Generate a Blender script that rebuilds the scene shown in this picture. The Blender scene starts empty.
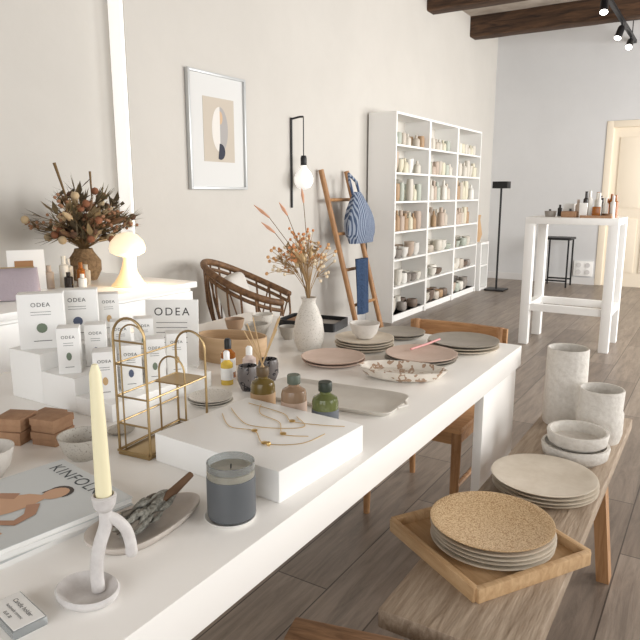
import bpy, bmesh, math, random
from mathutils import Matrix, Vector, Euler
R=random.Random(7)
sc=bpy.context.scene
pi=math.pi
def T(x,y,z): return Matrix.Translation((x,y,z))
def RZ(d): return Matrix.Rotation(math.radians(d),4,'Z')
def RX(d): return Matrix.Rotation(math.radians(d),4,'X')
def RY(d): return Matrix.Rotation(math.radians(d),4,'Y')
def lin(c):
    return tuple(((v/255)/12.92 if v/255<=.04045 else ((v/255+.055)/1.055)**2.4) for v in c)
MC={}
def M(name,col,rough=.6,metal=0,trans=0,emis=0,ecol=None,kind=None,col2=None,scale=8,amt=.5,bump=0,vec=(1,1,1),bscale=None,ior=1.45,alpha=1,sss=0,lo=.35,hi=.65):
    if name in MC: return MC[name]
    m=bpy.data.materials.new(name); m.use_nodes=True; nt=m.node_tree; b=nt.nodes['Principled BSDF']
    c=lin(col)+(1,)
    b.inputs['Base Color'].default_value=c; b.inputs['Roughness'].default_value=rough; b.inputs['Metallic'].default_value=metal
    b.inputs['Transmission Weight'].default_value=trans; b.inputs['IOR'].default_value=ior
    if emis: b.inputs['Emission Color'].default_value=lin(ecol or col)+(1,); b.inputs['Emission Strength'].default_value=emis
    m.diffuse_color=c
    N=nt.nodes.new; L=nt.links.new
    if kind or bump:
        tc=N('ShaderNodeTexCoord'); mp=N('ShaderNodeMapping'); mp.inputs['Scale'].default_value=vec; L(tc.outputs['Object'],mp.inputs['Vector'])
    if kind=='noise' or kind=='speck' or kind=='wood':
        n=N('ShaderNodeTexNoise'); n.inputs['Scale'].default_value=scale; n.inputs['Detail'].default_value=6 if kind!='speck' else 2
        n.inputs['Roughness'].default_value=.65
        L(mp.outputs[0],n.inputs['Vector'])
        if kind=='wood': n.inputs['Distortion'].default_value=.8
        r=N('ShaderNodeValToRGB'); r.color_ramp.elements[0].position=lo; r.color_ramp.elements[1].position=hi
        c2=lin(col2)+(1,)
        r.color_ramp.elements[0].color=c2; r.color_ramp.elements[1].color=c
        L(n.outputs['Fac'],r.inputs[0]); L(r.outputs[0],b.inputs['Base Color'])
    if kind=='patch':
        n2=N('ShaderNodeTexNoise'); n2.inputs['Scale'].default_value=scale*1.5
        L(mp.outputs[0],n2.inputs['Vector'])
        r=N('ShaderNodeValToRGB'); r.color_ramp.interpolation='CONSTANT'
        r.color_ramp.elements[0].color=c; r.color_ramp.elements[1].position=.55; r.color_ramp.elements[1].color=lin(col2)+(1,)
        e=r.color_ramp.elements.new(.66); e.color=c
        L(n2.outputs['Fac'],r.inputs[0]); L(r.outputs[0],b.inputs['Base Color'])
    if kind=='stripe':
        w=N('ShaderNodeTexWave'); w.inputs['Scale'].default_value=scale; w.bands_direction='Y'; w.inputs['Distortion'].default_value=.3
        L(mp.outputs[0],w.inputs['Vector'])
        r=N('ShaderNodeValToRGB'); r.color_ramp.elements[0].position=.5; r.color_ramp.elements[1].position=.62
        r.color_ramp.elements[0].color=c; r.color_ramp.elements[1].color=lin(col2)+(1,)
        L(w.outputs['Fac'],r.inputs[0]); L(r.outputs[0],b.inputs['Base Color'])
    if bump:
        bn=N('ShaderNodeTexNoise'); bn.inputs['Scale'].default_value=bscale or scale; bn.inputs['Detail'].default_value=5
        L(mp.outputs[0],bn.inputs['Vector'])
        bu=N('ShaderNodeBump'); bu.inputs['Strength'].default_value=bump; bu.inputs['Distance'].default_value=.01
        L(bn.outputs['Fac'],bu.inputs['Height']); L(bu.outputs[0],b.inputs['Normal'])
    MC[name]=m; return m

def ring(a,b,z,n=48,p=2,cx=0,cy=0,wob=0,wn=8,ph=0):
    o=[]
    for i in range(n):
        t=2*pi*i/n; c,s=math.cos(t),math.sin(t)
        k=1+wob*math.cos(wn*t+ph)
        o.append((cx+k*a*math.copysign(abs(c)**(2/p),c),cy+k*b*math.copysign(abs(s)**(2/p),s),z))
    return o
class G:
    def __init__(s,name,loc=(0,0,0),rz=0):
        s.name=name;s.loc=loc;s.rz=rz;s.v=[];s.f=[];s.mi=[];s.mats=[]
    def mid(s,m):
        if m not in s.mats: s.mats.append(m)
        return s.mats.index(m)
    def raw(s,vs,fs,m,mx=None):
        o=len(s.v); k=s.mid(m)
        for p in vs:
            p=Vector(p)
            if mx is not None: p=mx@p
            s.v.append(tuple(p))
        for f in fs: s.f.append(tuple(i+o for i in f)); s.mi.append(k)
    def box(s,x0,x1,y0,y1,z0,z1,m,bev=0,mx=None,seg=2):
        bm=bmesh.new(); bmesh.ops.create_cube(bm,size=1)
        bmesh.ops.scale(bm,vec=(x1-x0,y1-y0,z1-z0),verts=bm.verts)
        bmesh.ops.translate(bm,vec=((x0+x1)/2,(y0+y1)/2,(z0+z1)/2),verts=bm.verts)
        if bev: bmesh.ops.bevel(bm,geom=list(bm.edges),offset=bev,segments=seg,profile=.6,affect='EDGES')
        bm.verts.index_update()
        s.raw([v.co[:] for v in bm.verts],[[v.index for v in f.verts] for f in bm.faces],m,mx); bm.free()
    def loft(s,rings,m,mx=None,cap=(True,True),closed=False):
        n=len(rings[0]); vs=[p for r in rings for p in r]; fs=[]
        k=len(rings)
        for j in range(k-1 if not closed else k):
            a=j*n;b=((j+1)%k)*n
            for i in range(n):
                i2=(i+1)%n
                fs.append((a+i,a+i2,b+i2,b+i))
        if not closed:
            if cap[0]: fs.append(tuple(range(n-1,-1,-1)))
            if cap[1]: fs.append(tuple((k-1)*n+i for i in range(n)))
        s.raw(vs,fs,m,mx)
    def lathe(s,prof,m,mx=None,n=40,sx=1,sy=1,wob=0,wn=8,p=2):
        s.loft([ring(max(r,1e-4)*sx,max(r,1e-4)*sy,z,n,p,wob=wob,wn=wn) for r,z in prof],m,mx)
    def tube(s,pts,r,m,n=8,mx=None,closed=False):
        pts=[Vector(p) for p in pts]; K=len(pts); rr=r if isinstance(r,(list,tuple)) else [r]*K
        rings=[]; up=None
        for i in range(K):
            if closed: d=(pts[(i+1)%K]-pts[i-1])
            else: d=pts[min(i+1,K-1)]-pts[max(i-1,0)]
            if d.length<1e-9: d=Vector((0,0,1))
            d.normalize()
            if up is None:
                up=Vector((0,0,1)) if abs(d.z)<.9 else Vector((1,0,0))
            x=up-d*up.dot(d)
            if x.length<1e-6: x=d.orthogonal()
            x.normalize(); y=d.cross(x); up=x
            rings.append([tuple(pts[i]+(x*math.cos(2*pi*j/n)+y*math.sin(2*pi*j/n))*rr[i]) for j in range(n)])
        s.loft(rings,m,mx,closed=closed)
    def ball(s,c,r,m,n=12,mx=None,sq=(1,1,1)):
        rs=[]
        k=max(5,n//2+1)
        for j in range(k):
            t=pi*j/(k-1); rr=max(math.sin(t),1e-3)
            rs.append([(c[0]+r*sq[0]*rr*math.cos(2*pi*i/n),c[1]+r*sq[1]*rr*math.sin(2*pi*i/n),c[2]-r*sq[2]*math.cos(t)) for i in range(n)])
        s.loft(rs,m,mx)
    def text(s,txt,size,m,mx,sp=1):
        cu=bpy.data.curves.new('t','FONT'); cu.body=txt; cu.size=size; cu.align_x='CENTER'; cu.align_y='CENTER'; cu.space_character=sp
        ob=bpy.data.objects.new('t',cu); sc.collection.objects.link(ob)
        dg=bpy.context.evaluated_depsgraph_get(); me=bpy.data.meshes.new_from_object(ob.evaluated_get(dg))
        s.raw([v.co[:] for v in me.vertices],[list(p.vertices) for p in me.polygons],m,mx)
        bpy.data.objects.remove(ob); bpy.data.meshes.remove(me); bpy.data.curves.remove(cu)
    def done(s,ang=38,sub=0):
        me=bpy.data.meshes.new(s.name); me.from_pydata(s.v,[],s.f)
        for m in s.mats: me.materials.append(m)
        me.polygons.foreach_set('material_index',s.mi)
        bm=bmesh.new(); bm.from_mesh(me); bmesh.ops.recalc_face_normals(bm,faces=bm.faces); bm.to_mesh(me); bm.free()
        me.polygons.foreach_set('use_smooth',[True]*len(me.polygons))
        me.set_sharp_from_angle(angle=math.radians(ang))
        ob=bpy.data.objects.new(s.name,me); ob.location=s.loc; ob.rotation_euler=(0,0,math.radians(s.rz))
        sc.collection.objects.link(ob)
        if sub:
            md=ob.modifiers.new('s','SUBSURF'); md.levels=sub; md.render_levels=sub
        return ob

# ---------------- materials
W=M('white_lacquer',(245,244,241),.35)
WT=M('white_table',(247,244,239),.25)
PL=M('plaster',(207,203,196),.9,kind='noise',col2=(202,198,191),scale=1.2,bump=.12,bscale=14)
PLB=M('plaster_back',(213,213,213),.9,kind='noise',col2=(208,208,208),scale=1.2,bump=.12,bscale=14)
BEAM=M('beam_wood',(92,66,46),.8,kind='wood',col2=(42,30,22),scale=4,vec=(.6,6,6),bump=.6,bscale=6)
CEIL=M('ceiling_board',(190,180,168),.9,kind='noise',col2=(160,148,136),scale=3)
BLK=M('black_metal',(22,22,24),.45)
OAK=M('oak',(190,146,100),.5,kind='wood',col2=(158,114,74),scale=6,vec=(1,8,8))
OAKZ=M('oak_v',(184,140,98),.5,kind='wood',col2=(150,108,70),scale=6,vec=(8,8,1))
GWOOD=M('weathered_wood',(182,164,144),.6,kind='wood',col2=(134,115,95),scale=5,vec=(14,1.2,6),bump=.3,bscale=8,lo=.3,hi=.7)
GOLD=M('gold',(214,182,122),.3,metal=1)
BRASS=M('brass',(172,148,108),.38,metal=1)
STONE=M('stoneware',(184,178,168),.55,kind='speck',col2=(140,132,122),scale=260,lo=.33,hi=.42)
STONEL=M('stoneware_light',(212,207,198),.6,kind='speck',col2=(170,162,150),scale=240,lo=.33,hi=.42)
PINK=M('plate_pink',(218,196,182),.55,kind='noise',col2=(208,184,168),scale=14)
CREAM=M('plate_cream',(222,212,196),.5,kind='noise',col2=(208,196,178),scale=14)
TAN=M('speckled_tan',(218,192,152),.42,kind='speck',col2=(160,118,76),scale=330,lo=.38,hi=.56)
MATW=M('matte_white_clay',(218,213,206),.75,kind='noise',col2=(202,196,188),scale=25,bump=.1)
KRAFT=M('kraft',(168,132,102),.8,kind='noise',col2=(152,116,88),scale=40)
PAPER=M('paper',(240,239,236),.6)
INK=M('ink',(60,58,56),.6)
BASK=M('rattan',(132,98,66),.6,kind='noise',col2=(84,58,38),scale=30)

# ---------------- floor
def floor_mat():
    m=bpy.data.materials.new('plank_floor'); m.use_nodes=True; nt=m.node_tree; b=nt.nodes['Principled BSDF']; N=nt.nodes.new; L=nt.links.new
    tc=N('ShaderNodeTexCoord'); mp=N('ShaderNodeMapping'); mp.inputs['Rotation'].default_value=(0,0,pi/2); L(tc.outputs['Object'],mp.inputs[0])
    br=N('ShaderNodeTexBrick'); br.inputs['Scale'].default_value=1; br.inputs['Brick Width'].default_value=1.2; br.inputs['Row Height'].default_value=.2
    br.inputs['Mortar Size'].default_value=.0025; br.inputs['Mortar Smooth'].default_value=.1; br.offset=.37
    br.inputs['Color1'].default_value=lin((154,141,129))+(1,); br.inputs['Color2'].default_value=lin((127,114,103))+(1,); br.inputs['Mortar'].default_value=lin((74,64,56))+(1,)
    L(mp.outputs[0],br.inputs['Vector'])
    m2=N('ShaderNodeMapping'); m2.inputs['Scale'].default_value=(9,.9,1); L(tc.outputs['Object'],m2.inputs[0])
    n=N('ShaderNodeTexNoise'); n.inputs['Scale'].default_value=3; n.inputs['Detail'].default_value=8; n.inputs['Roughness'].default_value=.7; n.inputs['Distortion'].default_value=.5
    L(m2.outputs[0],n.inputs['Vector'])
    r=N('ShaderNodeValToRGB'); r.color_ramp.elements[0].position=.3;r.color_ramp.elements[1].position=.7
    r.color_ramp.elements[0].color=(.5,.48,.46,1); r.color_ramp.elements[1].color=(1.15,1.13,1.1,1)
    L(n.outputs['Fac'],r.inputs[0])
    mx=N('ShaderNodeMix'); mx.data_type='RGBA'; mx.blend_type='MULTIPLY'; mx.inputs[0].default_value=1
    L(br.outputs['Color'],mx.inputs[6]); L(r.outputs[0],mx.inputs[7]); L(mx.outputs[2],b.inputs['Base Color'])
    b.inputs['Roughness'].default_value=.36
    bu=N('ShaderNodeBump'); bu.inputs['Strength'].default_value=.2; bu.inputs['Distance'].default_value=.01; L(n.outputs['Fac'],bu.inputs['Height']); L(bu.outputs[0],b.inputs['Normal'])
    return m
XR=2.8; Y0=-2.6; YB=9.85; ZC=3.56
g=G('floor'); g.box(-3.5,XR+.2,Y0-.2,YB+.3,-.1,0,floor_mat()); g.done()
g=G('ceiling'); g.box(-3.5,XR+.2,Y0-.2,YB+.2,ZC,ZC+.1,CEIL); g.done()
YS=2.78
g=G('wall_left'); g.box(-3.35,-3.08,YS,YB,0,ZC,PL); g.box(-3.35,-3.2,Y0,YS,0,ZC,PL); g.done()
g=G('wall_step_glow'); g.box(-3.19,-3.085,YS-.02,YS-.001,0,ZC,M('painted_step_glow',(250,248,244),.4,emis=.5)); g.done()  # bright light on the wall step's narrow face, put in as emission; no lamp
g=G('wall_back'); g.box(-3.35,-1.5,YB,YB+.15,0,ZC,PLB); g.box(-.45,XR+.15,YB,YB+.15,0,ZC,PLB); g.box(-1.5,-.45,YB,YB+.15,2.27,ZC,PLB); g.done()
g=G('wall_right')
wins=[(.6,2.6),(3.6,5.6),(6.6,8.8)]; zs=(.7,2.9)
prev=Y0
for a,b in wins:
    g.box(XR,XR+.15,prev,a,0,ZC,PL); g.box(XR,XR+.15,a,b,0,zs[0],PL); g.box(XR,XR+.15,a,b,zs[1],ZC,PL); prev=b
g.box(XR,XR+.15,prev,YB,0,ZC,PL); g.done()
for i,(a,b) in enumerate(wins):
    g=G('window_%d'%(i+1)); t=.05
    x0,x1=XR+.04,XR+.1
    g.box(x0,x1,a,a+t,*zs,W); g.box(x0,x1,b-t,b,*zs,W); g.box(x0,x1,a,b,zs[0],zs[0]+t,W); g.box(x0,x1,a,b,zs[1]-t,zs[1],W)
    g.box(x0,x1,(a+b)/2-.025,(a+b)/2+.025,*zs,W); g.done()
g=G('wall_front'); g.box(-3.35,-2,Y0-.15,Y0,0,ZC,PL); g.box(1.8,XR+.15,Y0-.15,Y0,0,ZC,PL); g.box(-2,1.8,Y0-.15,Y0,0,.5,PL); g.box(-2,1.8,Y0-.15,Y0,2.9,ZC,PL); g.done()
g=G('window_4')
for a in (-2,-.76,.52,1.75): g.box(a,a+.05,Y0-.1,Y0-.05,.5,2.9,W)
g.box(-2,1.8,Y0-.1,Y0-.05,.5,.55,W); g.box(-2,1.8,Y0-.1,Y0-.05,2.85,2.9,W); g.done()
BB=M('baseboard',(214,212,210),.6)
g=G('baseboard_back'); g.box(-3.06,-1.5,YB-.015,YB,0,.1,BB); g.box(-.45,XR,YB-.015,YB,0,.1,BB); g.done()
g=G('baseboard_left'); g.box(-3.08,-3.065,YS,YB-.015,0,.1,BB); g.done()
# beams
for yy in (7.3,8.75,5.4,3.6,1.8,0,-1.6):
    g=G('ceiling_beam',(0,yy,3.43))
    rs=[]
    for i in range(25):
        x=-3.08+(XR+3.08)*i/24; w=.11+R.uniform(-.008,.008); h=.125+R.uniform(-.006,.006)
        rs.append([(x,-w,-h+.01),(x,-w+.02,-h),(x,w-.02,-h),(x,w,-h+.01),(x,w,.128),(x,-w,.128)])
    g.loft(rs,BEAM); g.done(60)
# door
DC=M('door_cream',(238,226,206),.5)
g=G('door_1',(-1.5,YB+.1,0))
g.box(.002,.09,-.11,0.04,0.001,2.268,DC,.006); g.box(.96,1.048,-.11,0.04,0.001,2.268,DC,.006); g.box(.09,.96,-.11,0.04,2.18,2.268,DC,.006)
g.box(.09,.96,-.05,0.0,0.001,2.18,DC)
for z0,z1 in ((.2,.95),(1.1,2.05)):
    for x0 in (.18,.55): g.box(x0,x0+.3,-.062,-.05,z0,z1,DC,.003)
g.tube([(.88,-.05,1.05),(.88,-.1,1.05),(.78,-.1,1.05)],.01,BRASS); g.done()

# ---------------- main table
g=G('display_table')
TX0,TX1,TY0,TY1=-1.86,-.585,.12,2.34
g.box(TX0,TX1,TY0,TY1,.672,.75,WT,.003)
for x in (TX0+.015,TX1-.045):
    for a,b in ((1.96,2.335),(.13,.45)): g.box(x,x+.03,a,b,0,.672,WT,.002)
g.done()
# ---------------- dining chair
def chair(loc,rz):
    g=G('dining_chair',loc,rz)  # faces -Y
    w=.21
    SE=M('seat_wood',(206,158,110),.5,kind='wood',col2=(182,134,88),scale=10,vec=(1,8,8))
    g.box(-w,w,-.27,.2,.425,.45,SE,.01)
    for x in (-w+.025,w-.025):
        g.tube([(x,-.24,.43),(x,-.245,.2),(x,-.25,0)],[.02,.018,.013],OAKZ,10)
        g.tube([(x,.19,.42),(x,.2,.2),(x,.215,0)],[.02,.018,.013],OAKZ,10)
        g.tube([(x,.19,.42),(x*1.02,.21,.6),(x*1.03,.235,.74)],[.02,.017,.014],OAKZ,10)
        g.box(x-.01,x+.01,-.23,.18,.375,.42,OAK)
        g.tube([(x,-.245,.2),(x,.2,.2)],.01,OAK)
    g.box(-w+.03,w-.03,-.25,-.23,.375,.42,OAK); g.box(-w+.03,w-.03,.18,.2,.375,.42,OAK)
    rs=[]
    for i in range(13):
        t=-1+i/6; x=t*(w+.01); y=.235+.03*(1-t*t)
        rs.append([(x,y-.01,.665),(x,y+.01,.665),(x,y+.012,.735),(x,y-.008,.735)])
    g.loft(rs,OAK); g.done()
chair((-.95,2.43,0),0)

# ---------------- bench
g=G('wooden_bench')
g.box(-.53,-.22,1.075,2.62,.405,.45,GWOOD,.006)
for y in (1.3,2.2):
    for sx,x0,x1 in ((-1,-.47,-.50),(1,-.27,-.225)):
        g.loft([[(x0-.02,y-.03,.406),(x0+.02,y-.03,.406),(x0+.02,y+.03,.406),(x0-.02,y+.03,.406)],[(x1-.02,y-.03,0),(x1+.02,y-.03,0),(x1+.02,y+.03,0),(x1-.02,y+.03,0)]],OAKZ)
    g.box(-.5,-.24,y-.02,y+.02,.34,.38,OAK)
g.done()
# foreground stool
STW=M('walnut',(156,120,88),.5,kind='wood',col2=(112,82,58),scale=6,vec=(1.5,12,6))
g=G('wooden_stool',(-.44,.86,0),14)
for i in range(4): g.box(-.19,.19,-.155+i*.08,-.085+i*.08,.425,.45,STW,.005)
for x in (-.14,.14):
    g.box(x-.02,x+.02,-.15,.15,.39,.425,STW,.003)
    for y in (-.12,.12): g.tube([(x,y,.4),(x*1.08,y*1.1,0)],[.02,.014],STW,10)
g.done()

# ---------------- bookcases
def bottle(g,x,y,z,r,h,m,kind=0,mx=None,n=14):
    if kind==0: pr=[(r*.9,0),(r,.02*h),(r,.55*h),(r*.85,.68*h),(r*.35,.78*h),(r*.35,h),(r*.3,h)]
    elif kind==1: pr=[(r*.8,0),(r,.2*h),(r,.8*h),(r*.85,h),(r*.75,h),(r*.8,.5*h)]
    elif kind==2: pr=[(r*.5,0),(r*.9,.4*h),(r,h),(r*.93,h),(r*.6,.3*h)]
    else: pr=[(r,0),(r,.7*h),(r*.5,.75*h),(r*.5,h),(0,h)]
    g.lathe(pr,m,(mx or Matrix())@T(x,y,z),n)
cols=[M('c%d'%i,c,.5) for i,c in enumerate([(222,218,208),(208,202,190),(196,186,172),(188,170,154),(148,141,134),(214,208,186),(178,184,172),(120,104,92),(228,226,220),(170,140,108)])]
for u in range(3):
    y0=5.80+u*.853; y1=y0+.85
    g=G('bookcase',(-2.76,y0,0))
    D=-.3; wd=.85; H=2.07
    g.box(D,0,0,.022,0,H,W); g.box(D,0,wd-.022,wd,0,H,W); g.box(D,0,.022,wd-.022,H-.022,H,W); g.box(D,-.02,.022,wd-.022,0,.07,W); g.box(D,D+.008,.022,wd-.022,.07,H-.022,M('bookcase_back',(212,207,198),.6))
    lv=[.07,.36,.64,.92,1.22,1.5,1.77]
    for z in lv: g.box(D+.01,-.005,.022,wd-.022,z-.02+.001,z,W)
    g.done()
    g=G('shelf_ceramics',(-2.76,y0,0))
    for li,z in enumerate(lv):
        z+=.002
        hh=(lv[li+1] if li<6 else H-.03)-z-.04
        y=.08+R.uniform(0,.04)
        while y<wd-.09:
            if li==6: typ=R.choice([0,1]) ; r=.04;h=.12
            elif li in (3,4): typ=R.choice([0,0,3,1]); r=R.uniform(.032,.045); h=R.uniform(.16,min(.23,hh))
            elif li in (5,): typ=R.choice([3,0,1,2]); r=R.uniform(.035,.05); h=R.uniform(.12,.2)
            elif li in (1,2): typ=R.choice([1,2,2]); r=R.uniform(.045,.065); h=R.uniform(.06,.12)
            else: typ=R.choice([1,2,2]); r=R.uniform(.05,.07); h=R.uniform(.07,.14)
            m=R.choice(cols if li<3 else cols[:4]+cols[5:7]+[cols[8],cols[9]])
            for dx in (-.07,-.2): 
                if R.random()<.9:
                    bottle(g,dx,y,z,r,h,m,typ)
                    if typ==2 and li<3 and R.random()<.5: bottle(g,dx,y,z+h*.75,r*.98,h*.6,m,typ)
            y+=r*2+R.uniform(.008,.045)
    g.done()

# ---------------- bar table
g=G('bar_table',(-1.07,5.86,0))
a=.365;b=.265;t=.075
g.box(-a,a,-b,b,1.045,1.10,W,.003)
for sx in(-1,1):
    for sy in(-1,1):
        x=sx*(a-t/2);y=sy*(b-t/2); g.box(x-t/2,x+t/2,y-t/2,y+t/2,0,1.046,W,.002)
g.box(-a+t,a-t,-b+.01,-b+t-.01,.3,.36,W); g.box(-a+t,a-t,b-t+.01,b-.01,.3,.36,W)
for sx in(-1,1): x=sx*(a-t/2); g.box(x-.03,x+.03,-b+t,b-t,.3,.36,W)
g.done()
g=G('tester_bottles',(-1.07,5.86,1.10))
DK=M('dark_glass',(40,32,28),.2); AM=M('amber_glass',(150,88,30),.15)
for i in range(18):
    x=R.uniform(.0,.3);y=R.uniform(-.1,.22); bottle(g,x,y,0,.022,R.uniform(.12,.22),R.choice([DK,AM,cols[0],DK,cols[3],cols[8]]),3)
g.box(-.1,.02,-.17,-.06,0,.05,KRAFT,.003); g.box(.06,.3,-.22,-.17,0,.02,KRAFT); g.box(-.12,-.03,.0,.1,0,.11,PAPER); g.box(.04,.1,-.16,-.12,0,.12,PAPER,.002); g.box(.14,.2,-.16,-.12,0,.09,AM,.002)
g.lathe([(.0,0),(.04,0),(.05,.05),(.045,.05),(.03,.01),(0,.01)],cols[4],T(-.2,-.1,0),20)
for x,y,h in ((-.25,.1,.06),(-.05,-.05,.07),(-.17,.12,.1)): bottle(g,x,y,0,.02,h,DK,3)
g.lathe([(.0,0),(.03,0),(.04,.035),(.035,.035),(.02,.01),(0,.01)],BASK,T(.25,-.12,0),20)
g.done()
g=G('black_display_stand',(-2.55,8.62,0))
g.box(-.13,.13,-.13,.13,0,.02,BLK,.004); g.tube([(0,0,.02),(0,0,1.38)],.014,BLK)
g.box(-.1,.1,-.08,.08,1.36,1.45,BLK,.005)
g.done()
g=G('side_cabinet',(-2.86,8.58,0))
g.box(-.17,.14,-.17,.17,.0,.03,W);g.box(-.17,.14,-.17,.17,.62,.65,W)
for y in(-.17,.14): g.box(-.17,.14,y,y+.03,.03,.62,W)
g.box(-.17,-.15,-.14,.14,.03,.62,W); g.box(-.15,.13,-.14,.14,.32,.34,W)
g.done()
g=G('terracotta_vase',(-2.84,8.58,.65)); g.lathe([(.04,0),(.07,.1),(.05,.22),(.035,.3),(.045,.36),(.04,.36)],M('terra',(190,156,118),.6)); g.done()
g=G('black_side_table',(-1.95,9.5,0))
for x in(-.16,.16):
    for y in(-.16,.16): g.box(x-.01,x+.01,y-.01,y+.01,0,.66,BLK)
g.box(-.19,.19,-.19,.19,.66,.69,BLK,.003)
for y in (-.16,.16): g.box(-.15,.15,y-.008,y+.008,.08,.1,BLK)
g.done()
g=G('wall_socket_panel',(-1.66,YB,.12))
g.box(-.13,.13,-.03,-.001,0,.22,W,.006)
for x in (-.06,.06):
    for z in (.06,.16): g.lathe([(.028,0),(.034,.004),(.034,.01)],BB,T(x,-.028,z)@RX(90),20)
g.done()

# ---------------- framed art
g=G('framed_art_print',(-3.078,3.56,1.715))
FRM=M('frame_silver',(196,198,198),.35,metal=.3)
a,b=.30,.39
for (y0,y1,z0,z1) in ((-a,-a+.018,-b,b),(a-.018,a,-b,b),(-a+.018,a-.018,-b,-b+.018),(-a+.018,a-.018,b-.018,b)): g.box(0,.03,y0,y1,z0,z1,FRM,.002)
g.box(.0,.012,-a+.018,a-.018,-b+.018,b-.018,M('mat_board',(216,216,214),.7))
g.box(.012,.014,-.15,.175,-.2,.23,M('art_beige',(196,186,172),.8))
def flat(g,pts,x,m): g.raw([(x,p[0],p[1]) for p in pts],[tuple(range(len(pts)))],m)
arc=lambda cy,cz,r,a0,a1,n=20,s=1:[(cy+r*math.cos(math.radians(a0+(a1-a0)*i/n)),cz+s*r*math.sin(math.radians(a0+(a1-a0)*i/n))) for i in range(n+1)]
flat(g,arc(0.02,.02,.085,90,270,s=1.8),.0150,M('art_white',(224,220,214),.8))
flat(g,arc(0.02,.02,.085,-90,90,s=1.8),.0150,M('art_grey',(170,166,164),.8))
flat(g,arc(.02,-.13,.05,-120,100,s=1.1),.0154,M('art_dark',(58,60,72),.8))
flat(g,arc(.02,.10,.03,-90,90,s=1.5),.0154,M('art_sand',(206,176,144),.8))
g.done()

# ---------------- wall lamp
g=G('wall_pendant_lamp',(-3.08,4.47,0))
g.tube([(.012,0,1.18),(.012,0,1.90)],.009,BLK)
g.tube([(.012,0,1.89),(.08,.02,1.905),(.11,.03,1.905)],.008,BLK)
g.tube([(.11,.03,1.905),(.11,.03,1.60)],.005,BLK,6)
g.lathe([(0,1.60),(.02,1.60),(.026,1.58),(.026,1.53),(.022,1.52)],BLK,T(.11,.03,0),16)
g.lathe([(.022,1.525),(.03,1.5),(.062,1.465),(.08,1.42),(.078,1.385),(.055,1.345),(.02,1.33),(0,1.328)],M('opal_bulb',(250,249,245),.3,emis=.4),T(.11,.03,0),24)
g.done()

# ---------------- ladder with bag and jeans
g=G('wooden_ladder',(0,0,0))
def lp(y,z): return (-2.70-.34*z/1.5,y,z)
for y in (4.88,5.33):
    p1=lp(y,1.5)
    g.tube([(-2.70,y+.12,0.0),(-2.87,y+.06,.75),p1],.024,OAKZ,10)
for z in (.3,.62,.94,1.24):
    o=.12*(1-z/1.5); g.tube([(-2.70-.34*z/1.5,4.88+o,z),(-2.70-.34*z/1.5,5.33+o,z)],.015,OAK,8)
g.done()
STR=M('striped_cloth',(74,90,118),.9,kind='stripe',col2=(160,170,186),scale=13,vec=(1,1,1))
g=G('striped_tote_bag',(-2.93,5.2,0),0)
rs=[]
for j in range(12):
    t=j/11; z=1.31-.46*t; w=.05+.17*math.sin(min(1,t*1.25)*pi/2)*(1 if t<.9 else .85); d=.02+.075*math.sin(t*pi*.85)
    r_=ring(d,w,z,32,2.4,wob=.05,wn=9,ph=j*.15); r_=[(x+.08+.02*t,y+.05*t,zz) for x,y,zz in r_]; rs.append(r_)
g.loft(rs,STR)
g.tube([(.07,-.06,1.28),(.04,-.07,1.40),(.0,-.02,1.47),(.04,.05,1.40),(.07,.07,1.28)],.014,STR)
g.done(60)
JE=M('denim',(62,84,116),.9,kind='noise',col2=(44,62,90),scale=60)
g=G('folded_jeans',(-2.79,5.10,0))
rs=[]
for j in range(14):
    t=j/13; z=.72-.50*t
    o=[]
    for i in range(32):
        a_=2*pi*i/32; wv=1+.14*math.cos(5*a_+t*2)
        o.append((.045+.03*math.cos(a_)*wv+.02*t,.10*math.sin(a_)*(1-.15*t)*wv,z))
    rs.append(o)
g.loft(rs,JE)
g.done(60)

# ---------------- rattan armchair
g=G('rattan_armchair',(-2.60,3.34,0),28)  # local +X = facing
def rim(t,k=1.0,dz=0):
    c=math.cos(t);h=.60+.25*((1-c)/2)**1.3
    return (.28*c*k-.05*(1-c)*.5,.29*math.sin(t)*k,h+dz)
th=[math.radians(40+280*i/40) for i in range(41)]
g.tube([rim(t) for t in th],.022,BASK,10)
g.tube([rim(t,.97,-.05) for t in th],.012,BASK,8)
seat=[(.25*math.cos(2*pi*i/32),.25*math.sin(2*pi*i/32),.36) for i in range(32)]
g.tube(seat,.018,BASK,8,closed=True)
g.tube([(p[0]*.95,p[1]*.95,.12) for p in seat],.012,BASK,8,closed=True)
for i in range(17):
    t=th[0]+(th[-1]-th[0])*i/16; p=rim(t); q=(.25*math.cos(t),.25*math.sin(t),.36)
    mid=((p[0]+q[0])/2*1.08,(p[1]+q[1])/2*1.08,(p[2]+q[2])/2)
    g.tube([p,mid,q],.007,BASK,6)
    if i%2==0 and i<16:
        q2=(.25*math.cos(t+.3),.25*math.sin(t+.3),.36); g.tube([p,q2],.005,BASK,6)
g.lathe([(0,.345),(.25,.345),(.25,.365),(0,.365)],BASK,None,32)
for t in (45,135,225,315):
    c,s_=math.cos(math.radians(t)),math.sin(math.radians(t)); g.tube([(.23*c,.23*s_,.36),(.25*c,.25*s_,0)],.017,BASK,8)
PIL=M('grey_cushion',(212,207,200),.95,bump=.3,bscale=120)
g.box(-.07,.07,-.2,.2,-.17,.17,PIL,.06,T(-.12,.0,.60)@RY(-18),seg=5)
g.lathe([(0,.366),(.2,.366),(.22,.39),(.2,.42),(0,.43)],PIL,None,32)
g.done(50)

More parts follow.
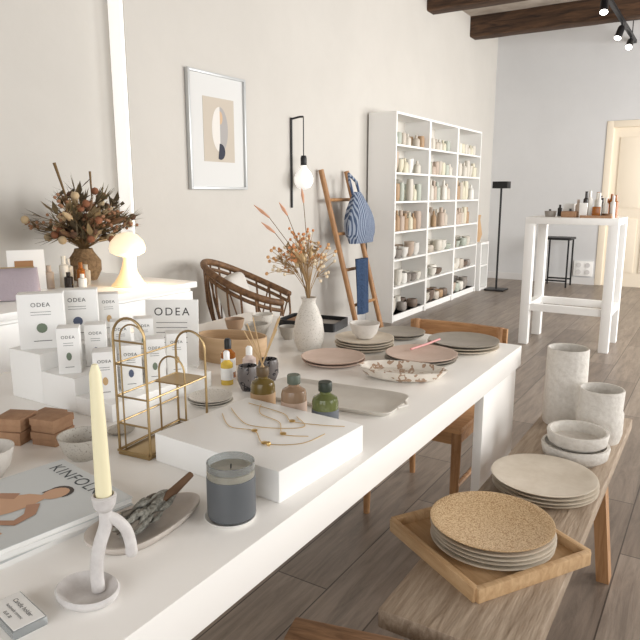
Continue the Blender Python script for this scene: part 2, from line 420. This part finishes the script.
# ---------------- counter and its goods
g=G('white_counter')
g.box(-3.18,-2.29,.0,2.46,.82,.85,W,.003); g.box(-3.16,-2.32,.02,2.44,0.0,.82,W)
for k in range(3):
    for j in range(3):
        y=.03+j*.805; g.box(-2.32,-2.30,y,y+.795,.08+k*.245,.08+k*.245+.232,W,.002)
g.done()
def bouquet(g,base,h,spread,n,cfg,stem,rs=.0015,dirbias=(0,0),xmin=-9,drop=.25):
    for i in range(n):
        a=R.uniform(0,2*pi); k=R.uniform(.15,1)**.7; hh=h*R.uniform(.6,1)*(1-drop*k)
        dx=max(spread*k*math.cos(a)+dirbias[0],xmin+R.uniform(0,.05));dy=spread*k*math.sin(a)+dirbias[1]
        p0=Vector(base);p3=p0+Vector((dx,dy,hh)); p1=p0+Vector((dx*.15,dy*.15,hh*.45)); p2=p0+Vector((dx*.5,dy*.5,hh*.8))
        g.tube([p0,p1,p2,p3],rs,stem,5)
        typ,m,s=R.choice(cfg)
        if typ=='ball': g.ball(p3,s,m,8)
        elif typ=='tuft':
            for q in range(9):
                o=Vector((R.gauss(0,1),R.gauss(0,1),R.gauss(0,1)))*s; o2=p3+o
                g.tube([p2,o2],.0009,stem,4); g.ball(o2,s*.3,m,6)
        elif typ=='leaf':
            for q in range(5):
                t=q/5; b_=p2.lerp(p3,t) if q else p3; d=Vector((R.gauss(0,1),R.gauss(0,1),R.uniform(.1,1))).normalized()
                sd=d.cross(Vector((0,0,1))); sd=sd.normalized() if sd.length>.01 else Vector((1,0,0))
                e=b_+d*s
                if e.x<xmin-.06: continue
                g.raw([b_,b_+d*s*.45+sd*s*.16,e,b_+d*s*.45-sd*s*.16],[(0,1,2,3)],m)
        elif typ=='spike':
            ax=(p3-p2).normalized()
            for q in range(7):
                d=(ax+Vector((R.gauss(0,.35),R.gauss(0,.35),R.gauss(0,.3)))).normalized()
                sd=d.cross(Vector((.3,.2,1))).normalized(); e=p2.lerp(p3,.6)+d*s
                if e.x<xmin-.08: continue
                b_=p2.lerp(p3,.6); g.raw([b_,b_+d*s*.4+sd*s*.045,e,b_+d*s*.4-sd*s*.045],[(0,1,2,3)],m)
        elif typ=='plume':
            g.tube([p2,p2.lerp(p3,.4),p2.lerp(p3,.8),p3+(p3-p2)*.15],[s*.2,s,s*.8,s*.1],m,7)
            for q in range(10):
                b_=p2.lerp(p3,R.uniform(.2,1)); d=Vector((R.gauss(0,1),R.gauss(0,1),R.gauss(.8,1))).normalized()*s*2.2
                g.tube([b_,b_+d],[.0014,.0004],m,4)
def C(n,c,**k): return M(n,c,.9,**k)
STEM=C('dry_stem',(120,96,64))
cfg1=[('ball',C('f_brown',(92,66,50)),.018),('ball',C('f_cream',(192,170,136)),.022),('ball',C('f_rust',(140,92,66)),.02),('spike',C('f_leaf',(118,106,76)),.12),('spike',C('f_leaf2',(88,76,56)),.12),('plume',C('f_plume',(194,170,134)),.016),('tuft',C('f_terr',(154,114,86)),.028),('plume',C('f_plume2',(132,100,74)),.014),('leaf',C('f_leaf3',(150,130,96)),.10),('leaf',C('f_leaf2',(88,76,56)),.09)]
g=G('dried_flower_arrangement',(-2.84,2.20,.85))
g.lathe([(0,0),(.06,0),(.085,.05),(.085,.1),(.05,.15),(.045,.165),(.038,.165),(.04,.12)],M('basket_vase',(150,122,88),.8,kind='noise',col2=(104,80,54),scale=60),None,28)
bouquet(g,(0,0,.13),.44,.27,95,cfg1,STEM,.0018,xmin=-.24,drop=.55)
bouquet(g,(0,0,.13),.24,.18,75,cfg1,STEM,.0018,xmin=-.24,drop=.5)
g.tube([(0,0,.13),(-.03,-.05,.4),(-.05,-.1,.60)],[.005,.004,.008],STEM)
g.tube([(0,0,.13),(.02,.06,.4),(.03,.05,.56)],[.004,.003,.006],STEM); g.done(50)
g=G('mushroom_table_lamp',(-2.47,2.17,.85))
g.lathe([(0,0),(.085,0),(.085,.006),(.07,.02),(.045,.06),(.03,.10),(.022,.14),(0,.14)],M('lamp_base',(238,216,180),.35,emis=.45,ecol=(255,200,130)),None,36)
g.lathe([(.02,.14),(.055,.15),(.083,.165),(.088,.185),(.078,.22),(.05,.25),(.02,.262),(0,.264)],M('lamp_shade',(250,236,212),.3,emis=.55,ecol=(255,226,184)),None,36)
g.done()
g=G('skincare_bottles',(-2.70,1.97,.85))
for i,(x,y,r,h,m) in enumerate([(0,0,.022,.15,cols[0]),(.06,.05,.02,.12,AM),(-.05,.06,.024,.13,cols[8]),(.07,-.03,.02,.08,DK),(-.02,-.07,.022,.11,cols[3]),(.02,.11,.022,.10,cols[1]),(.12,.01,.02,.07,cols[8])]): bottle(g,x,y,0,r,h,m,3)
g.done()
g=G('printed_card_display',(-2.74,1.80,.85),58)
g.box(-.08,.08,-.006,.006,0,.19,PAPER,.001,RX(-8)); g.box(-.08,.08,-.03,.03,0,.006,PAPER)
g.box(-.05,.03,-.0075,-.006,.05,.14,C('print_amb',(160,120,84)),0,RX(-8)); g.done()
LIL=M('lilac_fabric',(168,156,162),.85,bump=.2,bscale=90)
g=G('lilac_pouch',(-2.58,1.60,.85),52)
rs=[]
for j in range(9):
    t=j/8; rs.append(ring(.13*(1-.06*t),.055*(1-t)**.6+.012,.004+.13*t,28,4))
g.loft(rs,LIL); g.tube([(-.11,0,.136),(.11,0,.136)],.003,BRASS,6); g.done(50)

# ---------------- table goods
Z=.75
g=G('stepped_display_riser',(-1.62,.99,Z))
for k in range(3): g.box(k*.135,(k+1)*.135,0,.36,0,.135-.045*k,W,.002)
g.done()
def carton(x,y,z,w,d,h,rz,txt,leaf=True):
    g=G('product_carton',(x,y,z),rz)
    g.box(-w/2,w/2,-d/2,d/2,0,h,PAPER,.001)
    mx=T(0,-d/2-.0006,h*.8)@RX(90)
    g.text(txt,min(w*.2,.016),INK,mx,1.2)
    for k in (0,1): g.box(-w*.22,w*.22,-d/2-.0006,-d/2,h*(.67-.05*k),h*(.677-.05*k),INK)
    g.box(-w*.2,w*.2,-d/2-.0006,-d/2,h*.14,h*.15,INK)
    if leaf: flat2=[(w*.12*math.cos(t),-d/2-.0007,h*.38+h*.09*math.sin(t)) for t in [i*pi/6 for i in range(12)]]; g.raw(flat2,[tuple(range(12))],R.choice([C('print_leaf',(118,130,112)),C('print_navy',(90,98,120)),C('print_ochre',(200,168,124))]))
    g.done()
zz=Z+.1351
carton(-1.555,1.055,zz,.115,.055,.15,50,'ODEA'); carton(-1.56,1.175,zz,.11,.055,.145,48,'ODEA'); carton(-1.555,1.28,zz,.06,.05,.12,50,'ODEA')
zz=Z+.0901
for i in range(4): carton(-1.42,1.035+i*.085,zz,.055,.055,.12-.006*i,48,'ODEA')
zz=Z+.0451
for i in range(4): carton(-1.285,1.035+i*.083,zz,.055,.055,.12,48,'ODEA')
g=G('acrylic_brand_sign',(-1.47,1.45,Z),32)
g.box(-.085,.085,-.004,.004,0,.215,PAPER,.001,RX(-8)); g.box(-.085,.085,-.03,.05,0,.004,PAPER,.001)
g.text('ODEA',.036,INK,RX(-8)@T(0,-.0046,.175)@RX(90),1.3)
for k in range(5): g.box(-.05,.05,-.0046,-.004,.14-.016*k,.1415-.016*k,INK,0,RX(-8))
g.done()
for (x,y,z,r) in ((-1.31,.80,0,20),(-1.31,.80,.031,24),(-1.235,.84,0,15),(-1.235,.84,.031,12),(-1.34,.90,0,15)):
    g=G('kraft_gift_box',(x,y,Z+z),r); g.box(-.031,.031,-.031,.031,0,.02,KRAFT,.001); g.box(-.033,.033,-.033,.033,.014,.03,KRAFT,.001); g.done()
def bowl(name,x,y,z,r,h,m,n=40):
    g=G(name,(x,y,z)); g.lathe([(0,0),(r*.5,0),(r*.8,h*.35),(r,h),(r*.94,h),(r*.72,h*.35),(r*.4,h*.12),(0,h*.1)],m,None,n); g.done()
bowl('small_bowl',-1.10,.815,Z,.05,.052,STONE); bowl('small_bowl',-1.18,.655,Z,.05,.06,MATW)
def plate(g,r,z,m,mx=None,t=.012):
    g.lathe([(0,z),(r*.75,z),(r*.97,z+t*.7),(r,z+t),(r*.975,z+t*1.05),(r*.86,z+t*.55),(0,z+t*.4)],m,mx,56)
def stack(name,x,y,z,r,n,m,t=.012,top=None):
    g=G(name,(x,y,z))
    for i in range(n):
        plate(g,r*(1-R.uniform(0,.02)),i*t*.82,(top if top and i==n-1 else m),T(R.uniform(-.003,.003),R.uniform(-.003,.003),0),t)
    g.done(); return z+n*t*.82
stack('saucer',-1.15,.96,Z,.033,1,STONE,.008)
g=G('brass_jewelry_stand',(-1.02,.975,Z),6)
g.box(-.042,.042,-.105,.105,.001,.006,BRASS,.001)
for s_ in (-1,1): g.tube([(s_*.042,-.105,.01),(s_*.042,.105,.01)],.003,BRASS)
for s_ in (-1,1): g.tube([(-.042,s_*.105,.01),(.042,s_*.105,.01)],.003,BRASS)
def arch(y,w,h,r): 
    pts=[(-w,y,.005),(-w,y,h-w)]+[(-w*math.cos(t),y,h-w+w*math.sin(t)) for t in [pi*i/14 for i in range(1,14)]]+[(w,y,h-w),(w,y,.005)]
    g.tube(pts,r,BRASS,8)
arch(-.10,.042,.30,.0028); arch(-.09,.034,.285,.0018); arch(.10,.042,.235,.0028); arch(.03,.036,.19,.0022)
for z in (.07,.13,.2): g.tube([(-.042,-.10,z),(-.042,.10,z)],.0022,BRASS) 
for z in (.13,): g.tube([(.042,-.10,z),(.042,.10,z)],.0022,BRASS)
for z in (.07,.13,.2,.25): g.tube([(-.042,-.10,z),(.042,-.10,z)],.0022,BRASS)
g.box(-.04,.04,.02,.1,.128,.131,BRASS)
g.done()
g=G('bentwood_box',(-1.36,1.62,Z),10)
BW=M('bentwood',(204,174,138),.55,kind='wood',col2=(186,154,118),scale=5,vec=(1,1,8))
a,b,h=.125,.075,.085
g.loft([ring(a-.002,b-.002,0,48),ring(a,b,.004,48),ring(a,b,h,48),ring(a-.005,b-.005,h,48),ring(a-.006,b-.006,.008,48)],BW); g.done()
for (x,y,r,h,m) in ((-1.235,1.45,.022,.12,AM),(-1.19,1.39,.018,.10,M('yellow_glass',(214,182,80),.15)),(-1.17,1.47,.02,.10,M('pink_lbl',(214,196,188),.4))):
    g=G('dropper_bottle',(x,y,Z)); g.lathe([(0,0),(r,0),(r,h*.62),(r*.45,h*.72),(r*.45,h*.76)],m,None,20); g.lathe([(r*.5,h*.74),(r*.5,h*.95),(r*.3,h),(0,h)],W if m!=AM else BLK,None,16); g.lathe([(r*1.02,h*.15),(r*1.02,h*.5)],PAPER,None,20); g.done()
stack('ceramic_coaster',-1.115,1.235,Z,.06,3,STONEL,.008)
for x,y in ((-1.10,1.375),(-1.095,1.465)):
    g=G('dark_glazed_cup',(x,y,Z)); r=.03;h=.072
    g.lathe([(0,0),(r*.6,0),(r*.7,.006),(r,.03),(r,h*.8),(r*.9,h),(r*.82,h),(r*.9,h*.7),(r*.6,.01),(0,.01)],M('dark_glaze',(104,98,96),.25,kind='patch',col2=(44,42,44),scale=40),None,28); g.done()
def diff(x,y,lab,liq,cap,reeds):
    g=G('reed_diffuser',(x,y,Z)); r=.031
    g.lathe([(0,0),(r*.95,0),(r,.004),(r,.074),(r*.92,.084),(r*.42,.094),(r*.38,.108),(r*.3,.108),(r*.3,.09),(0,.09)],liq,None,28)
    g.lathe([(r*1.012,.004),(r*1.03,.006),(r*1.03,.056),(r*1.012,.058)],lab,None,28)
    g.lathe([(r*.5,.100),(r*.52,.101),(r*.52,.120),(r*.48,.122),(0,.122)],cap,None,20)
    for i in range(reeds):
        a=R.uniform(0,2*pi); e=(.045*math.cos(a),.045*math.sin(a),.235+R.uniform(-.02,.02)); g.tube([(-e[0]*.1,-e[1]*.1,.12),e],.0016,M('reed',(196,166,124),.8),6)
    g.done()
diff(-.945,1.24,M('lab_br',(176,144,108),.6),M('liq_ol',(110,92,48),.15),M('capb',(96,78,54),.5),8)
diff(-.84,1.225,M('lab_pk',(204,178,160),.6),M('liq_pk',(150,124,100),.2),M('capw',(96,104,92),.5),0)
diff(-.745,1.215,M('lab_sl',(92,96,102),.6),M('liq_gr',(98,104,62),.15),M('capk',(44,52,40),.5),0)
g=G('white_display_box',(-.785,1.02,Z),-3)
g.box(-.165,.165,-.145,.145,0,.062,W,.003)
g.done()
g=G('gold_necklaces',(-.785,1.02,Z+.0625),-3)
def chain(pts,r=.0008,n=40):
    P=[Vector((p[0],p[1],r)) for p in pts]; P=[P[0]]+P+[P[-1]]; o=[]
    for i in range(1,len(P)-2):
        for k in range(10):
            t=k/10; a,b,c,d=P[i-1],P[i],P[i+1],P[i+2]
            o.append(.5*((2*b)+(c-a)*t+(2*a-5*b+4*c-d)*t*t+(3*b-a-3*c+d)*t**3))
    o.append(P[-2]); g.tube(o,r,GOLD,6)
chain([(-.13,.11),(-.02,.10),(.03,.07),(.1,.09),(.14,.11)])
chain([(-.14,.06),(-.08,.02),(-.03,.0),(.03,.02),(.07,.06),(.02,.1)])
chain([(-.13,.02),(-.06,-.03),(.0,-.02),(.06,-.06),(.12,-.02),(.13,.05)])
chain([(-.1,.12),(-.06,.07),(.01,.05),(.06,.0),(.11,.02)])
for p in ((.03,.07),(.0,-.02),(.06,-.06),(.06,.0)):
    g.lathe([(0,0),(.006,0),(.007,.002),(.005,.003),(0,.003)],GOLD,T(p[0],p[1],.001),16)
g.ball((.075,-.065,.005),.005,GOLD,10)
g.done()
stack('white_coaster',-.67,.785,Z,.045,1,W,.006)
g=G('candle_in_glass_jar',(-.67,.785,Z+.005)); r=.041
g.lathe([(0,.001),(r*.96,.001),(r,.006),(r,.098),(r*.955,.099),(r*.94,.096),(r*.93,.086)],M('jar_glass',(200,204,204),.08,trans=.8),None,40)
g.lathe([(0,.004),(r*.9,.004),(r*.93,.01),(r*.93,.084),(0,.084)],M('wax',(240,226,198),.5),None,40)
g.lathe([(r*1.01,.004),(r*1.018,.005),(r*1.018,.072),(r*1.01,.073)],M('label_slate',(94,97,100),.5),None,40)
g.tube([(0,0,.082),(.001,0,.093)],.0012,INK,6)
g.done()
TR=M('tray_glaze',(214,209,200),.4,kind='noise',col2=(204,198,188),scale=12)
g=G('ceramic_serving_tray',(-.86,1.435,Z),6)
a,b=.2,.095
g.loft([ring(a*.94,b*.9,0,72,7),ring(a,b,.010,72,7),ring(a,b,.014,72,7),ring(a-.006,b-.006,.014,72,7),ring(a-.014,b-.014,.008,72,7)],TR)
for sy in (-1,1): g.tube([(sy*.2,-.03,.012),(sy*.215,0,.012),(sy*.2,.03,.012)],.004,TR)
g.done()
PG=M('plate_grey',(172,165,154),.5,kind='noise',col2=(158,151,141),scale=14)
stack('dinner_plate',-1.055,1.77,Z,.107,2,PINK)
zt=stack('plate_stack',-1.06,2.0,Z,.108,4,CREAM)
bowl('rice_bowl',-1.06,2.0,zt-.002,.056,.055,MATW)
stack('plate_stack',-1.03,2.24,Z,.095,2,PG)
stack('plate_stack',-.81,1.93,Z,.12,3,PG,top=PINK)
stack('plate_stack',-.755,2.19,Z,.128,3,CREAM,top=PG)
g=G('pink_striped_taper',(-.83,2.00,Z+.036),75); g.tube([(-.07,0,0),(.02,0,.004),(.09,0,.01)],.004,M('pinkred',(216,150,146),.5)); g.done()
g=G('terrazzo_platter',(-.78,1.715,Z),14)
TE=M('terrazzo_glaze',(230,223,212),.35,kind='patch',col2=(176,146,122),scale=26)
a,b=.135,.075
g.loft([ring(a*.6,b*.6,0,72),ring(a*.85,b*.85,.010,72),ring(a,b,.035,72,wob=.035,wn=12),ring(a*.96,b*.95,.036,72,wob=.035,wn=12),ring(a*.8,b*.78,.016,72),ring(a*.3,b*.3,.01,72)],TE); g.done()
g=G('stoneware_vase',(-1.215,1.87,Z))
g.lathe([(0,0),(.04,0),(.053,.03),(.055,.06),(.048,.11),(.033,.15),(.024,.168),(.024,.18),(.029,.19),(.025,.19),(.019,.17),(.02,.14)],STONEL,None,40); g.done()
g=G('dried_flower_bunch',(-1.215,1.87,Z))
cfg2=[('tuft',C('f_peach',(222,172,122)),.022),('tuft',C('f_or',(212,146,98)),.018),('plume',C('f_wheat',(222,196,152)),.008),('tuft',C('f_cr2',(232,214,184)),.02),('leaf',C('f_gr',(170,146,108)),.05)]
bouquet(g,(0,0,.16),.27,.10,28,cfg2,C('stem2',(176,146,106)),.0012,dirbias=(-.02,-.01))
for dx,dy,h in ((-.13,-.05,.36),(-.06,-.04,.37),(-.02,.0,.42),(-.10,-.06,.30)):
    p=Vector((dx,dy,.16+h*.85)); g.tube([(0,0,.16),(dx*.3,dy*.3,.16+h*.5),p],.0012,STEM,5)
    d=Vector((dx*.4,dy*.4,h*.12)); g.tube([p,p+d*.5,p+d],[.003,.006,.001],C('f_coral',(222,168,138)),6)
g.done(50)
g=G('black_tray_box',(-1.42,2.22,Z),8)
a,b,h=.13,.085,.035
g.loft([ring(a,b,0,32,10),ring(a,b,h,32,10),ring(a-.006,b-.006,h,32,10),ring(a-.006,b-.006,.006,32,10)],BLK)
g.box(-.1,.0,-.05,.05,.0065,.03,KRAFT,.002); g.box(.01,.1,-.05,.06,.0065,.022,cols[4],.002); g.done()
bowl('stoneware_cup',-1.63,1.96,Z,.04,.055,M('brown_cup',(168,140,114),.5)); bowl('stoneware_cup',-1.48,1.91,Z,.046,.06,STONE); bowl('stoneware_cup',-1.58,2.08,Z,.045,.06,STONEL)
bowl('stoneware_cup',-1.375,1.97,Z,.035,.05,PG)
# sage dish
g=G('ceramic_smudge_dish',(-.765,.682,Z),86)
a,b=.108,.056
def egg(a,b,z): return [(x,y*(1-.28*x/a),zz) for x,y,zz in ring(a,b,z,56,2.3)]
g.loft([egg(a*.85,b*.8,0),egg(a,b,.014),egg(a*1.0,b,.019),egg(a*.94,b*.9,.019),egg(a*.85,b*.78,.008),egg(a*.3,b*.3,.007)],M('dish_clay',(206,197,188),.5,kind='noise',col2=(192,183,174),scale=20)); g.done(60)
g=G('sage_smudge_stick',(-.762,.685,Z+.031),93)
SG=M('sage',(166,164,154),.95,kind='noise',col2=(112,110,102),scale=120,bump=.8,bscale=160)
SG2=M('sage_dark',(112,104,94),.95)
for k in range(90):
    a=R.uniform(0,2*pi); rr=.021*math.sqrt(R.random()); x0=R.uniform(-.07,.015); ln=R.uniform(.025,.045); tw=R.uniform(-.6,.6)
    pp=[]
    for i in range(6):
        t=i/5; x=x0+ln*t; k2=(1-max(0,(x-.01)/.06)*.6); env=max(.2,k2)*(.8+.2*math.sin(pi*min(1,max(0,(x+.085)/.1))))
        pp.append((x,rr*env*math.cos(a+tw*t)+R.uniform(-.0014,.0014),max(-.018,rr*env*math.sin(a+tw*t))+.012*max(0,x+.02)/.1+R.uniform(-.001,.001)))
    g.tube(pp,[.001,.0036,.0052,.0052,.0036,.001],SG if R.random()<.7 else SG2,6)
g.tube([(.0,0,.002),(.06,0,.010),(.105,.0,.022)],[.009,.008,.006],C('sagestem',(120,92,70)),7)
g.done(60)
CW=M('porcelain_speck',(214,210,207),.6,kind='noise',col2=(198,193,190),scale=40)
g=G('ceramic_candle_holder',(-.695,.505,Z))
g.lathe([(0,0),(.038,0),(.046,.006),(.048,.013),(.045,.016),(.039,.012),(.03,.006),(0,.006)],CW,T(0,0,0),40,sx=1.0,sy=.82)
def cr(P,k=8):
    P=[Vector(p) for p in P]; P=[P[0]*2-P[1]]+P+[P[-1]*2-P[-2]]; o=[]
    for i in range(1,len(P)-2):
        for j in range(k):
            t=j/k; a,b,c,d=P[i-1],P[i],P[i+1],P[i+2]; o.append(.5*((2*b)+(c-a)*t+(2*a-5*b+4*c-d)*t*t+(3*b-a-3*c+d)*t**3))
    o.append(P[-2]); return o
cx,cy=.010,.030
g.tube(cr([(.008,.012,.006),(.004,.014,.035),(.008,.018,.07),(cx,cy,.10),(cx,cy,.128)]),.0092,CW,14)
g.tube(cr([(cx,cy,.112),(.018,.042,.102),(.024,.052,.085),(.027,.056,.065),(.027,.057,.05)]),.0082,CW,14)
g.lathe([(0,.118),(.010,.12),(.015,.128),(.017,.142),(.014,.144),(.011,.132),(0,.13)],CW,T(cx,cy,0),24)
g.ball((.027,.057,.05),.009,CW,14)
g.done(60)
g=G('taper_candle',(-.695+cx,.505+cy,Z+.133))
g.lathe([(0,0),(.0105,0),(.011,.02),(.0095,.12),(.0078,.183),(.004,.195),(0,.197)],M('candle_yellow',(242,233,196),.45),None,24)
g.tube([(0,0,.195),(.001,0,.204)],.0008,PAPER,5); g.done()
ang=math.degrees(math.atan2(-.04,.25))
cxm,cym=-.925,.725
for k,(dz,t,rr) in enumerate(((0,.010,3),(.0102,.010,-2),(.0204,.009,0))):
    g=G('magazine',(cxm-.048,cym-.155,Z+dz),ang+rr)
    g.box(-.122,.122,-.155,.155,.0006,t-.0006,PAPER); g.box(-.124,.124,-.157,.157,t-.0006,t,M('cover',(204,208,208),.35)); g.box(-.124,.124,-.157,.157,0,.0006,PAPER); g.box(-.1245,-.1235,-.157,.157,0,t,PAPER)
    if k==2:
        zt=t+.0004
        g.text('KINFOLK',.037,M('ink_teal',(60,68,72),.5),T(-.02,.128,zt),1.12)
        SK=M('print_skin',(204,162,130),.5); SK2=M('print_skin_shade',(176,132,104),.5)
        def fp(pts,m,dz=0): g.raw([(p[0],p[1],zt+dz) for p in pts],[tuple(range(len(pts)))],m)
        def limb(pts,ws,m,dz):
            L1=[];L2=[]
            for i,p in enumerate(pts):
                q=Vector(pts[min(i+1,len(pts)-1)])-Vector(pts[max(i-1,0)]); q.normalize(); nx,ny=-q.y,q.x
                L1.append((p[0]+nx*ws[i],p[1]+ny*ws[i],zt+dz));L2.append((p[0]-nx*ws[i],p[1]-ny*ws[i],zt+dz))
            n_=len(pts); g.raw(L1+L2,[(i,i+1,n_+i+1,n_+i) for i in range(n_-1)],m)
        fp([(.01+.020*math.cos(t_),.075+.024*math.sin(t_)) for t_ in [i*pi/8 for i in range(16)]],SK,.0003)
        fp([(.01+.024*math.cos(t_),.084+.022*math.sin(t_)) for t_ in [i*pi/8 for i in range(-1,10)]]+[(-.012,.06)],M('print_hair',(54,42,36),.5),.0002)
        limb([(.008,.055),(.0,.035),(-.012,.0),(-.02,-.05),(-.02,-.10)],[.008,.024,.034,.03,.036],SK,.0004)
        limb([(.02,.03),(.05,.01),(.06,-.02),(.03,-.045),(-.01,-.04)],[.011,.010,.009,.008,.006],SK2,.0006)
        limb([(-.03,.025),(-.055,.005),(-.075,-.03),(-.06,-.07)],[.011,.010,.009,.007],SK2,.0005)
        limb([(-.02,-.08),(.03,-.075),(.07,-.06),(.085,-.11),(.08,-.145)],[.022,.019,.016,.013,.010],SK,.0005)
        limb([(-.016,-.02),(-.02,-.06),(-.018,-.10)],[.03,.03,.034],M('print_white',(232,230,226),.5),.00055)
    g.done()
g=G('price_card_block',(-.735,.425,Z),-10)
g.box(-.04,.04,-.022,.022,0,.012,M('acrylic',(235,240,240),.05,trans=.7),.001)
g.box(-.038,.038,-.02,.02,.0121,.0128,PAPER)
g.text('Candle holder',.009,INK,T(0,.008,.0131)); g.text('handmade ceramic',.006,INK,T(0,-.003,.0131)); g.text('EUR 38',.006,INK,T(0,-.012,.0131)); g.done()

# ---------------- bench goods
ZB=.45
RW=M('raw_white_clay',(216,211,203),.85,kind='noise',col2=(202,196,187),scale=60,bump=.35,bscale=60)
g=G('cylinder_vase',(-.44,2.44,ZB)); r=.075;h=.29
g.lathe([(0,0),(r*.96,0),(r,.01),(r*1.0,h*.5),(r*.98,h-.004),(r*.95,h),(r*.89,h-.002),(r*.88,h*.5),(r*.85,.012),(0,.012)],RW,None,48); g.done(50)
g=G('textured_cylinder_vase',(-.30,2.33,ZB)); r=.077;h=.185
g.lathe([(0,0),(r*.9,0),(r,.03),(r,h*.55),(r*.94,h*.6),(r*.97,h-.004),(r*.94,h),(r*.88,h),(r*.86,h*.5),(r*.85,.012),(0,.012)],RW,None,48); g.done(50)
g=G('bowl_stack',(-.335,2.10,ZB)); r=.105
g.lathe([(0,0),(r*.7,0),(r*.95,.02),(r,.05),(r*.98,.056),(r*.9,.056),(r*.88,.02),(0,.012)],RW,None,48)
g.lathe([(0,.0),(r*.6,.0),(r*.86,.02),(r*.9,.05),(r*.88,.056),(r*.81,.056),(r*.8,.02),(0,.012)],RW,T(.004,0,.045),48); g.done(50)
stack('plate_stack',-.37,1.83,ZB,.15,4,CREAM,.013)
g=G('wooden_serving_tray',(-.415,1.43,ZB),-32)
TW=M('tray_wood',(204,172,132),.5,kind='wood',col2=(178,142,102),scale=5,vec=(1.2,10,6))
a=.165
g.box(-a,a,-a,a,.0,.012,TW,.002)
for s_ in(-1,1): g.box(-a,a,s_*a-.008,s_*a+.008,.0,.034,TW,.003); g.box(s_*a-.008,s_*a+.008,-a,a,0,.034,TW,.003)
g.done()
g=G('speckled_plate_stack',(-.405,1.44,ZB+.0125))
for i in range(5): plate(g,.148,i*.0115,TAN if i==4 else CREAM,T(R.uniform(-.003,.003),R.uniform(-.003,.003),0),.014)
g.done()

# ---------------- track lights
g=G('track_light',(-1.24,0,0))
g.box(-.02,.02,4,YB-.01,3.24,3.28,BLK)
for y in (4.5,7.0,9.5): g.tube([(0,y,3.28),(0,y,ZC)],.006,BLK,6)
SPE=M('spot_lens',(255,250,240),.4,emis=8)
for y,az in ((7.35,10),(8.6,-20),(9.4,0)):
    g.tube([(0,y,3.24),(0,y,3.19)],.01,BLK)
    m_=T(0,y,3.19)@RZ(az)@RX(-30 if y<9 else -50)
    g.lathe([(0,0),(.035,0),(.04,-.02),(.04,-.15),(.036,-.15),(.034,-.13),(0,-.13)],BLK,m_,20)
    g.lathe([(0,-.131),(.036,-.131),(.038,-.152),(0,-.152)],SPE,m_,20)
g.done()

# ---------------- lights
def area(name,loc,rot,sx,sy,e,col):
    l=bpy.data.lights.new(name,'AREA'); l.shape='RECTANGLE'; l.size=sx; l.size_y=sy; l.energy=e; l.color=col
    o=bpy.data.objects.new(name,l); o.location=loc; o.rotation_euler=[math.radians(a) for a in rot]; sc.collection.objects.link(o); return o
for i,((a,b),e) in enumerate(zip(wins,(48,160,220))):
    area('window_daylight_%d'%(i+1),(XR+.02,(a+b)/2,1.8),(0,90,0),2.1,b-a,e,(1,.992,.975))
area('storefront_daylight',(-.1,Y0-.02,1.7),(90,0,0),3.6,2.3,56,(1,.99,.975))
l=bpy.data.lights.new('lamp_glow','POINT'); l.energy=2.2; l.color=(1,.74,.45); l.shadow_soft_size=.04
o=bpy.data.objects.new('lamp_glow',l); o.location=(-2.36,2.17,.97); sc.collection.objects.link(o)
w=bpy.data.worlds.new('World'); sc.world=w; w.use_nodes=True; w.node_tree.nodes['Background'].inputs[0].default_value=(.9,.94,1,1); w.node_tree.nodes['Background'].inputs[1].default_value=1.4

# ---------------- camera
cd=bpy.data.cameras.new('Camera'); cd.lens=36; cd.sensor_width=36; cd.clip_start=.02
cam=bpy.data.objects.new('Camera',cd); cam.location=(0,0,1.30); cam.rotation_euler=(math.radians(90-11.22),0,math.radians(32)); sc.collection.objects.link(cam); sc.camera=cam
sc.view_settings.view_transform='Standard'
